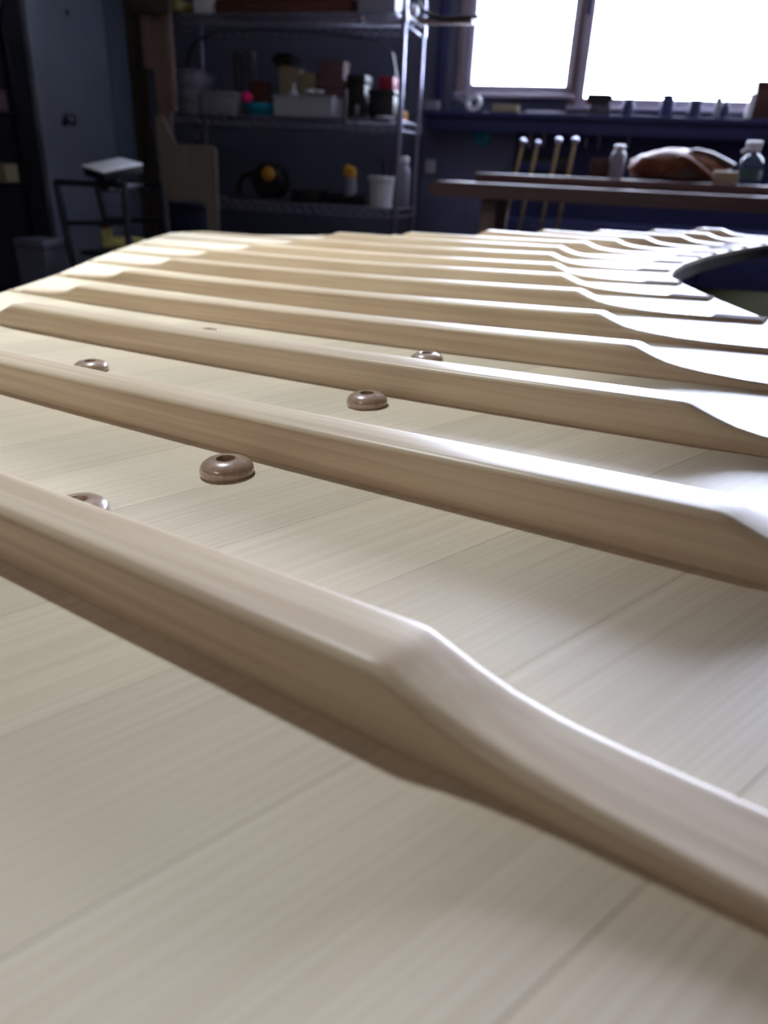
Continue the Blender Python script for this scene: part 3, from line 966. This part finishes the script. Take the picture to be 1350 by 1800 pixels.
x0, x1 = X(744, 270, BACK_Y), X(905, 270, BACK_Y)
zA, zB_ = Z(820, 420, BACK_Y), lz - .04
tag(B().box(x0, BACK_Y - .014, zA, x1, BACK_Y - .0005, zB_, .002).out('pegboard', M['peg']), 'grey blue pegboard on the wall left of the hanging tools', 'pegboard')
tag(B().box(x1 + .003, BACK_Y - .014, zA, x1 + 1.62, BACK_Y - .0005, zB_, .002).out('tool_board', M['navy']), 'dark navy tool board on the wall behind the bench', 'board')
tag(B().box(x1 + 1.623, BACK_Y - .014, zA, x1 + 2.1, BACK_Y - .0005, zB_, .002).out('pegboard', M['peg']), 'grey blue pegboard behind the clear spray bottle', 'pegboard')
c = at(848, 241, BACK_Y - .03)
rr = (X(863, 241, BACK_Y) - X(833, 241, BACK_Y)) / 2
mx_ = Matrix.Translation((c.x, BACK_Y - .0145, c.z)) @ Matrix.Rotation(PI / 2, 4, 'X')
tag(B().lathe([(rr * .12, 0), (rr, 0), (rr * .96, .03), (rr * .12, .034), (rr * .12, 0)], seg=26, mx=mx_).out('tape_roll', M['teal']), 'teal tape roll hanging on the grey blue pegboard', 'tape')
c0, c1 = at(741, 283, BACK_Y - .012), at(757, 301, BACK_Y - .012)
t = thing('wall_switch', 'small white switch plate at the left of the bench end', 'switch', ((c0.x + c1.x) / 2 + .03, BACK_Y - .0145, (c0.z + c1.z) / 2))
B().box(-.033, -.006, -.04, .033, 0, .04, .002).out('plate', M['white'], t)
B().box(-.012, -.011, -.02, .012, -.0061, .02, .002).out('rocker', M['white'], t)

CY = 4.30
for i, (bx, by, dx) in enumerate(((919, 250, -14), (945, 252, -13), (982, 248, -12), (1011, 248, -12))):
    top = at(bx, by, CY)
    bot = at(bx + dx - 14, by + 125, CY)
    f_ = top.z / (top.z - bot.z)
    foot = top + (bot - top) * f_
    foot.z = 0.0
    t = thing('bar_clamp', '%s brass bar clamp with a shiny ball end standing behind the bench' % ('leftmost', 'second from left', 'third from left', 'rightmost')[i], 'clamp', foot, 'brass bar clamps behind the bench')
    v = top - foot
    B().tube([(0, 0, .0005), v - v.normalized() * .02], .0095, 8).out('bar', M['brassdull'], t)
    B().ball(tuple(v), .019 if i != 1 else .014, seg=16).out('ball_end', M['chrome'], t)
    p = v * .22
    B().box(p.x - .03, p.y - .02, p.z, p.x + .03, p.y + .02, p.z + .05, .004).out('jaw', M['brassdull'], t)
for i, (a, yy, l, mm, lab) in enumerate(((934, 222, 38, 'grey', 'grey steel pliers hanging above the first two bar clamps'), (958, 224, 34, 'grey', 'slim grey steel file hanging above the second bar clamp'),
                                      (1034, 224, 36, 'darkgrey', 'dark steel file hanging right of the bar clamps'), (1056, 226, 36, 'grey', 'long grey steel chisel hanging left of the wooden handled screwdriver'),
                                      (1109, 222, 36, 'orangewood', 'screwdriver with a long orange brown wooden handle hanging on the navy panel'))):
    p = at(a, yy, BACK_Y - .04)
    q = at(a - 3, yy + l, BACK_Y - .04)
    t = thing('hanging_tool', lab, 'tool', (p.x, BACK_Y - .032, q.z), 'hand tools hanging on the navy panel')
    L_ = p.z - q.z
    B().tube([(0, 0, L_ * .45), (0, 0, L_ * .98), (0, 0, L_)], [.013, .016, .009], 10).out('handle', M[mm], t)
    B().tube([(0, 0, 0), (0, 0, L_ * .449)], [.006, .008], 8).out('blade', M['chrome'], t)
    B().tube([(0, 0.0, L_ * .9), (0, .017, L_ * .9)], .004, 6).out('hook', M['wire'], t)

x0, x1 = X(770, 90, BACK_Y - .03), X(785, 90, BACK_Y - .03)
tag(B().box(x0, BACK_Y - .045, lz, x1, BACK_Y - .0005, CEIL - .002, .006).out('cable_duct', M['navy']), 'dark navy upright cable duct on the wall left of the small window', 'duct')

# ------------------------------------------------------------------ bench with the brown leather bag
BY = 3.6
bz = Z(1050, 332, BY)
bx0 = X(752, 325, BY)
t = thing('wood_bench', 'long reddish wooden bench with a rounded end under the window wall', 'bench', (bx0, BY, 0))
th = .062
prf = [(0.0, bz - th * .5), (.004, bz - th * .2), (.015, bz - .006), (.035, bz), (2.3, bz), (2.3, bz - th), (.035, bz - th), (.012, bz - th * .85)]
B().prism(prf, 0, .62).out('bench_top', M['bench'], t)
for x in (X(858, 380, BY + .1) - bx0, 1.9):
    for y in (.08, .5):
        B().box(x - .035, y, 0, x + .035, y + .06, bz - th - .001, .004).out('leg', M['lumber'], t)
B().box(X(858, 380, BY + .1) - bx0 + .036, .52, .25, 1.864, .56, .33, .003).out('stretcher', M['lumber'], t)
uy = BY + .24
uz = Z(835, 303, uy)
ux = X(836, 303, uy)
tag(B().box(ux, uy, bz + .0005, ux + 2.0, uy + .34, uz, .004).out('loose_board', M['bench']), 'thick reddish board lying along the back of the bench', 'board')
uz += .0005
SY = uy + .10
bottle('spray_can', 'pale grey spray can standing left of the brown leather bag', (1077, 1104, 254), SY, uz, M['grey'], M['white'], 'can', .6)
pz = at(950, 305, BACK_Y - .1).z
x0, x1, zt = ext(905, 1002, 272, BACK_Y - .1, pz)
t = thing('tool_pouch', 'dark tool pouch hanging on the navy board behind the bar clamps', 'pouch', ((x0 + x1) / 2, BACK_Y - .0945, pz))
w, h = (x1 - x0) / 2, zt - pz
B().box(-w, 0, 0, w, .08, h * .8, .015).out('body', M['black'], t)
B().box(-w * .9, -.012, h * .1, w * .4, -.0005, h * .6, .003).out('pocket', M['navy'], t)
B().box(-w * .95, .01, h * .801, w * .95, .08, h, .008).out('flap', M['black'], t)
carton('brown_box', 'small dark brown box left of the pale spray can', (1040, 1076, 278), SY + .05, .1, uz, M['leather_dark'])
# leather bag: a lumpy body with an arched opening and folds
x0, x1, zt = ext(1110, 1297, 262, SY, uz)
t = thing('leather_bag', 'crumpled glossy brown leather bag slumped on the bench', 'bag', ((x0 + x1) / 2, SY + .1, uz))
w, h = (x1 - x0) / 2, zt - uz
b = B()
r = bmesh.ops.create_icosphere(b.bm, subdivisions=4, radius=1.0)
from mathutils import noise
for v in r['verts']:
    p = v.co.copy()
    k = 1 + .10 * noise.noise(p * 2.3) + .05 * noise.noise(p * 5.0)
    if p.z < 0:
        k /= max(.45, math.sqrt(1 - p.z * p.z)) ** .8
    x_, y_, z_ = max(-w, min(w, p.x * w * k)), max(-.105, min(.105, p.y * .105 * k)), p.z
    top = h * (1 - .38 * max(0, p.x) ** 1.6 - .25 * max(0, -p.x - .5))
    v.co = Vector((x_, y_, max(0.0005, (z_ * .5 + .5) * top * (1.02 + .06 * noise.noise(p * 4)) + .002)))
b.out('body', M['leather'], t, angle=2)
f = lambda px, py, dy: at(px, py, SY + dy) - t.location
fr = [f(1157, 320, -.012), f(1168, 300, -.016), f(1182, 284, -.012), f(1198, 276, -.005), f(1212, 281, -.012), f(1226, 292, -.016), f(1240, 303, -.018), f(1252, 321, -.014)]
b = B()
cen = f(1205, 318, .0)
op = [Vector((p.x, -.108 + .02 * math.sin(i * .7), p.z)) for i, p in enumerate(fr)]
for q in op:
    q.z = max(q.z, .017)
b.tube(op, [.01, .013, .014, .014, .013, .013, .012, .01], 10)
b.out('rolled_edge', M['leather'], t, angle=2)
b = B()
ip = [q + Vector((0, .004, 0)) for q in op]
vs1 = [b.bm.verts.new(q) for q in ip]
vs2 = [b.bm.verts.new(q + Vector((0, .045, 0))) for q in ip]
b.bm.faces.new(vs1)
b.bm.faces.new(vs2[::-1])
for i in range(len(ip)):
    j = (i + 1) % len(ip)
    b.bm.faces.new((vs1[i], vs2[i], vs2[j], vs1[j]))
b.out('opening', M['leather_dark'], t)
fl = [f(1205, 268, 0), f(1225, 266, 0), f(1250, 273, 0), f(1275, 284, 0), f(1296, 291, 0)]
B().tube([Vector((q.x, -.05 + .01 * i, q.z - .004)) for i, q in enumerate(fl)], [.008, .02, .024, .022, .014], 12).out('strap', M['leather_dark'], t, angle=2)
x0, x1, zt = ext(1257, 1300, 301, uy + .005, uz)
tag(B().box(x0, uy - .02 + .025, uz, x1, uy + .06, zt, .006).out('sanding_block', M['tan']), 'beige block at the front of the board beside the leather bag', 'block')
x0, x1 = X(1302, 290, SY), X(1346, 290, SY)
h = Z(1325, 247, SY) - uz
r = (x1 - x0) / 2
t = thing('clear_spray_bottle', 'clear spray bottle with a white trigger at the right end of the bench', 'bottle', ((x0 + x1) / 2, SY + r, uz))
B().lathe([(0, .0005), (r * .95, .0005), (r, .008), (r, h * .5), (r * .8, h * .62), (r * .35, h * .72), (r * .35, h * .78), (0, h * .78)], seg=26).out('body', M['bottle'], t)
B().lathe([(r * 1.005, h * .12), (r * 1.005, h * .36)], seg=26).out('label', M['labelgreen'], t)
B().lathe([(0, h * .781), (r * .45, h * .781), (r * .45, h * .87), (0, h * .87)], seg=18).out('collar', M['white'], t)
B().box(-r * .75, -.014, h * .871, r * .5, .014, h, .005).out('nozzle', M['white'], t)
B().tube([(-r * .5, 0, h * .87), (-r * .75, 0, h * .8), (-r * 1.0, 0, h * .74)], .007, 8).out('trigger', M['white'], t)
# cabinet below the bench
cx0 = X(884, 380, 4.72)
t = thing('base_cabinet', 'dark navy low cabinet on the floor against the wall behind the bench', 'cabinet', (cx0, 4.72, 0))
B().box(0, .02, .0005, 2.3, .45, .72, .004).out('body', M['navy'], t)
for i in range(4):
    d = B().box(.01 + i * .575, 0, .05, .565 + i * .575, .0195, .70, .003).out('door', M['navy'], t)
    B().tube([(.50 + i * .575, -.02, .52), (.50 + i * .575, -.02, .62)], .005, 8).out('handle', M['darkgrey'], d)

# ------------------------------------------------------------------ left side: lumber, jig, stand, dark shelving
BYY = 4.08
zr = 2.25
t = thing('dark_boards', 'tall dark boards leaning upright between the grey door jamb and the pale lumber', 'boards', (X(248, 200, 4.45), 4.45, 0))
for i, (a, c_) in enumerate(((234, 246), (247, 262))):
    x0, x1 = X(a, 200, 4.45) - t.location.x, X(c_, 200, 4.45) - t.location.x
    B().box(x0, .0 + i * .012, 0, x1, .022 + i * .012, zr - i * .1, .002).out('board', M['lumber_dark'], t)
t = thing('lumber_upright', 'reddish upright plank with two shorter planks fixed to its sides left of the shelving', 'lumber', (X(280, 150, BYY), BYY, 0))
ox = t.location.x
x0, x1 = X(270, 110, BYY) - ox, X(291, 110, BYY) - ox
B().box(x0, 0, 0, x1, .03, zr, .003).out('plank', M['lumber'], t)
x0, x1 = X(254, 110, BYY) - ox, X(269.6, 110, BYY) - ox
B().box(x0, -.01, Z(265, 122, BYY), x1, .02, zr, .003).out('plank', M['lumber'], t)
x0, x1 = X(291.4, 110, BYY) - ox, X(305, 110, BYY) - ox
B().box(x0, -.012, Z(300, 195, BYY), x1, .02, zr, .003).out('plank', M['lumber'], t)
x0, x1 = X(232, 12, BYY - .03) - ox, X(300, 12, BYY - .03) - ox
B().box(x0, -.045, Z(265, 24, BYY - .04), x1, -.0125, Z(265, -6, BYY - .04), .003).out('cross_piece', M['lumber_dark'], t)
JY = BYY - .10
poly = [(273, 203), (283, 203), (309, 253), (370, 255), (378, 262), (381, 395), (365, 395), (362, 358), (355, 353), (284, 352)]
pp = [at(p[0], p[1], JY) for p in poly]
pl = [(p.x, p.z) for p in pp]
pl[5] = (pl[5][0], 0.0)
pl[6] = (pl[5][0] - .05, 0.0)
lw = X(292, 352, JY)
zz = pl[9][1]
pl = pl[:9] + [(lw, zz), (lw, 0.0), (pl[9][0], 0.0)]
o = B().prism(pl, JY, JY + .02).out('plywood_jig', M['ply'], smooth=False)
tag(o, 'pale plywood jig with a sloped shoulder standing against the left end of the shelving', 'jig')
x0, x1, zt = ext(294, 360, 359, JY + .06, 0)
t = thing('blue_crate', 'dark blue crate on the floor behind the pale plywood jig', 'crate', ((x0 + x1) / 2, JY + .04, 0))
w = (x1 - x0) / 2
B().box(-w, 0, .0005, w, .045, zt - .03, .005).out('body', M['bluecrate'], t)
B().box(-w * 1.01, -.004, zt - .0295, w * 1.01, .05, zt, .004).out('lid', M['bluecrate'], t)

# folding stand with a pale top
TY = 3.0
c = at(197, 292, TY)
t = thing('folding_stand', 'black folding stand with a tilted pale top in front of the grey door', 'stand', (c.x, c.y, 0))
mt = Matrix.Translation((0, 0, c.z)) @ Matrix.Rotation(math.radians(13), 4, 'X') @ Matrix.Rotation(math.radians(-28), 4, 'Z')
B().box(-.094, -.094, 0, .094, .094, .008, .002, mx=mt).out('pale_top', M['white'], t)
B().box(-.09, -.09, -.035, .09, .09, -.0005, .004, mx=mt).out('tray', M['black'], t)
B().tube([(0, 0, c.z - .036), (0, 0, c.z - .10)], .03, 12).out('swivel', M['blacksteel'], t)
q = lambda px, py: at(px, py, TY) - Vector((c.x, c.y, 0))
for x_t, x_b, yo in ((114, 152, -.06), (114, 152, .22), (232, 248, -.06), (232, 248, .22)):
    a, e = q(x_t, 318), q(x_b, 480)
    k = a.z / (a.z - e.z)
    e = a + (e - a) * k
    e.z = 0.0
    s_ = -.04 if yo < 0 else .04
    B().tube([a + Vector((0, yo, 0)), e + Vector((0, yo + s_, 0))], .014, 8).out('leg', M['blacksteel'], t)
for yo in (-.06, .22):
    a, e = q(114, 320), q(232, 325)
    B().tube([a + Vector((0, yo, 0)), e + Vector((0, yo, 0))], .012, 8).out('top_rail', M['blacksteel'], t)
    a, e = q(132, 391), q(238, 391)
    B().tube([a + Vector((.006, yo, 0)), e + Vector((0, yo, 0))], .010, 8).out('cross_bar', M['blacksteel'], t)
a = q(172, 322)
B().box(-.02, -.075, a.z - .03, .02, .235, a.z + .002, .003).out('top_beam', M['blacksteel'], t)
sz = q(185, 440).z
sh_ = B().box(-.16, -.07, sz - .02, .12, .24, sz, .003)
sh_.out('lower_shelf', M['blacksteel'], t)
o = B().tube([(c.x - .03, c.y + .0, sz + .035), (c.x + .05, c.y + .01, sz + .034), (c.x + .13 - .02, c.y + .03, sz + .034)], [.028, .034, .026], 14).out('lit_edge_roll', M['olive'])  # added roll, its yellow green stands in for the lit edge of the board
tag(o, 'yellow green cloth roll added for the lit board edge, on the lower shelf of the folding stand', 'cloth')
x0, x1, zt = ext(172, 190, 395, TY + .1, sz)
bottle('spray_can', 'dull olive can standing on the lower shelf of the folding stand', (170, 188, 396), TY + .10, sz + .0005, M['olive'], M['brownred'], 'can', .8)

# black shelving along the left wall
ux0, ux1, uy0, uy1 = LEFT_X + .02, -3.02, 2.55, 3.60
t = thing('black_shelving', 'black open shelving against the dark wall left of the grey door', 'shelving', (ux1, uy1, 0))
for x in (ux0 - ux1, -.03):
    for y in (uy0 - uy1, -.03):
        B().box(x, y, 0, x + .03, y + .03, 2.2, .002).out('upright', M['blacksteel'], t)


def atX(px, py, XX):
    d = RW @ Vector(((px - 675) / F_PX, -(py - 900) / F_PX, 1))
    return CAM + d * (XX / d.x)


lev = [.25, atX(55, 322, ux1).z, atX(12, 196, ux1).z, atX(20, 20, ux1).z]
for z in lev:
    B().box(ux0 - ux1, uy0 - uy1, z - .025, 0, 0, z, .002).out('shelf', M['blacksteel'], t)
B().box(ux0 - ux1 - .01, uy0 - uy1, 0.02, ux0 - ux1 - .001, 0, 2.2).out('back_panel', M['black'], t)


def sidebox(name, label, px0, px1, pyt, z, m):
    a, e = atX(px0, pyt, ux1 - .02), atX(px1, pyt, ux1 - .02)
    b_ = thing(name, label, 'box', (ux1 - .035, min((a.y + e.y) / 2, uy1 - .034 - abs(e.y - a.y) / 2), z + .001))
    w_ = abs(e.y - a.y) / 2
    B().box(-.2, -w_, .001, 0, w_, (a.z - z) * .9, .003).out('body', m, b_)
    B().box(-.203, -w_ - .003, (a.z - z) * .901, .003, w_ + .003, a.z - z, .003).out('lid', m, b_)


sidebox('tan_box', 'small tan box on the black shelving nearest the door', 44, 66, 289, lev[1], M['tan'])
sidebox('brown_box', 'brown box on the shelf above the small tan box', -8, 19, 156, lev[2], M['mauvebox'])
sidebox('grey_box', 'mauve grey box on the highest shelf of the black shelving', -10, 32, -6, lev[3], M['mauvebox'])
a = at(60, 418, 2.95)
x0, x1 = X(33, 430, 2.9), X(83, 430, 2.9)
t = thing('waste_bin', 'tall dark grey waste bin on the floor in front of the black shelving', 'bin', ((x0 + x1) / 2, 2.95, 0))
w, h = (x1 - x0) / 2, a.z
b = B()
b.bm.free()
b.bm = bmesh.new()
prf4 = []
for z, k in ((.0005, .82), (h - .04, 1.0)):
    prf4.append([b.bm.verts.new((sx * w * k, sy * w * k, z)) for sx, sy in ((-1, -1), (1, -1), (1, 1), (-1, 1))])
b.bm.faces.new(prf4[0][::-1])
b.bm.faces.new(prf4[1])
for k in range(4):
    b.bm.faces.new((prf4[0][k], prf4[0][(k + 1) % 4], prf4[1][(k + 1) % 4], prf4[1][k]))
b.out('body', M['darkgrey'], t, smooth=False)
B().box(-w * 1.05, -w * 1.05, h - .0395, w * 1.05, w * 1.05, h, .006).out('lid', M['darkgrey'], t)
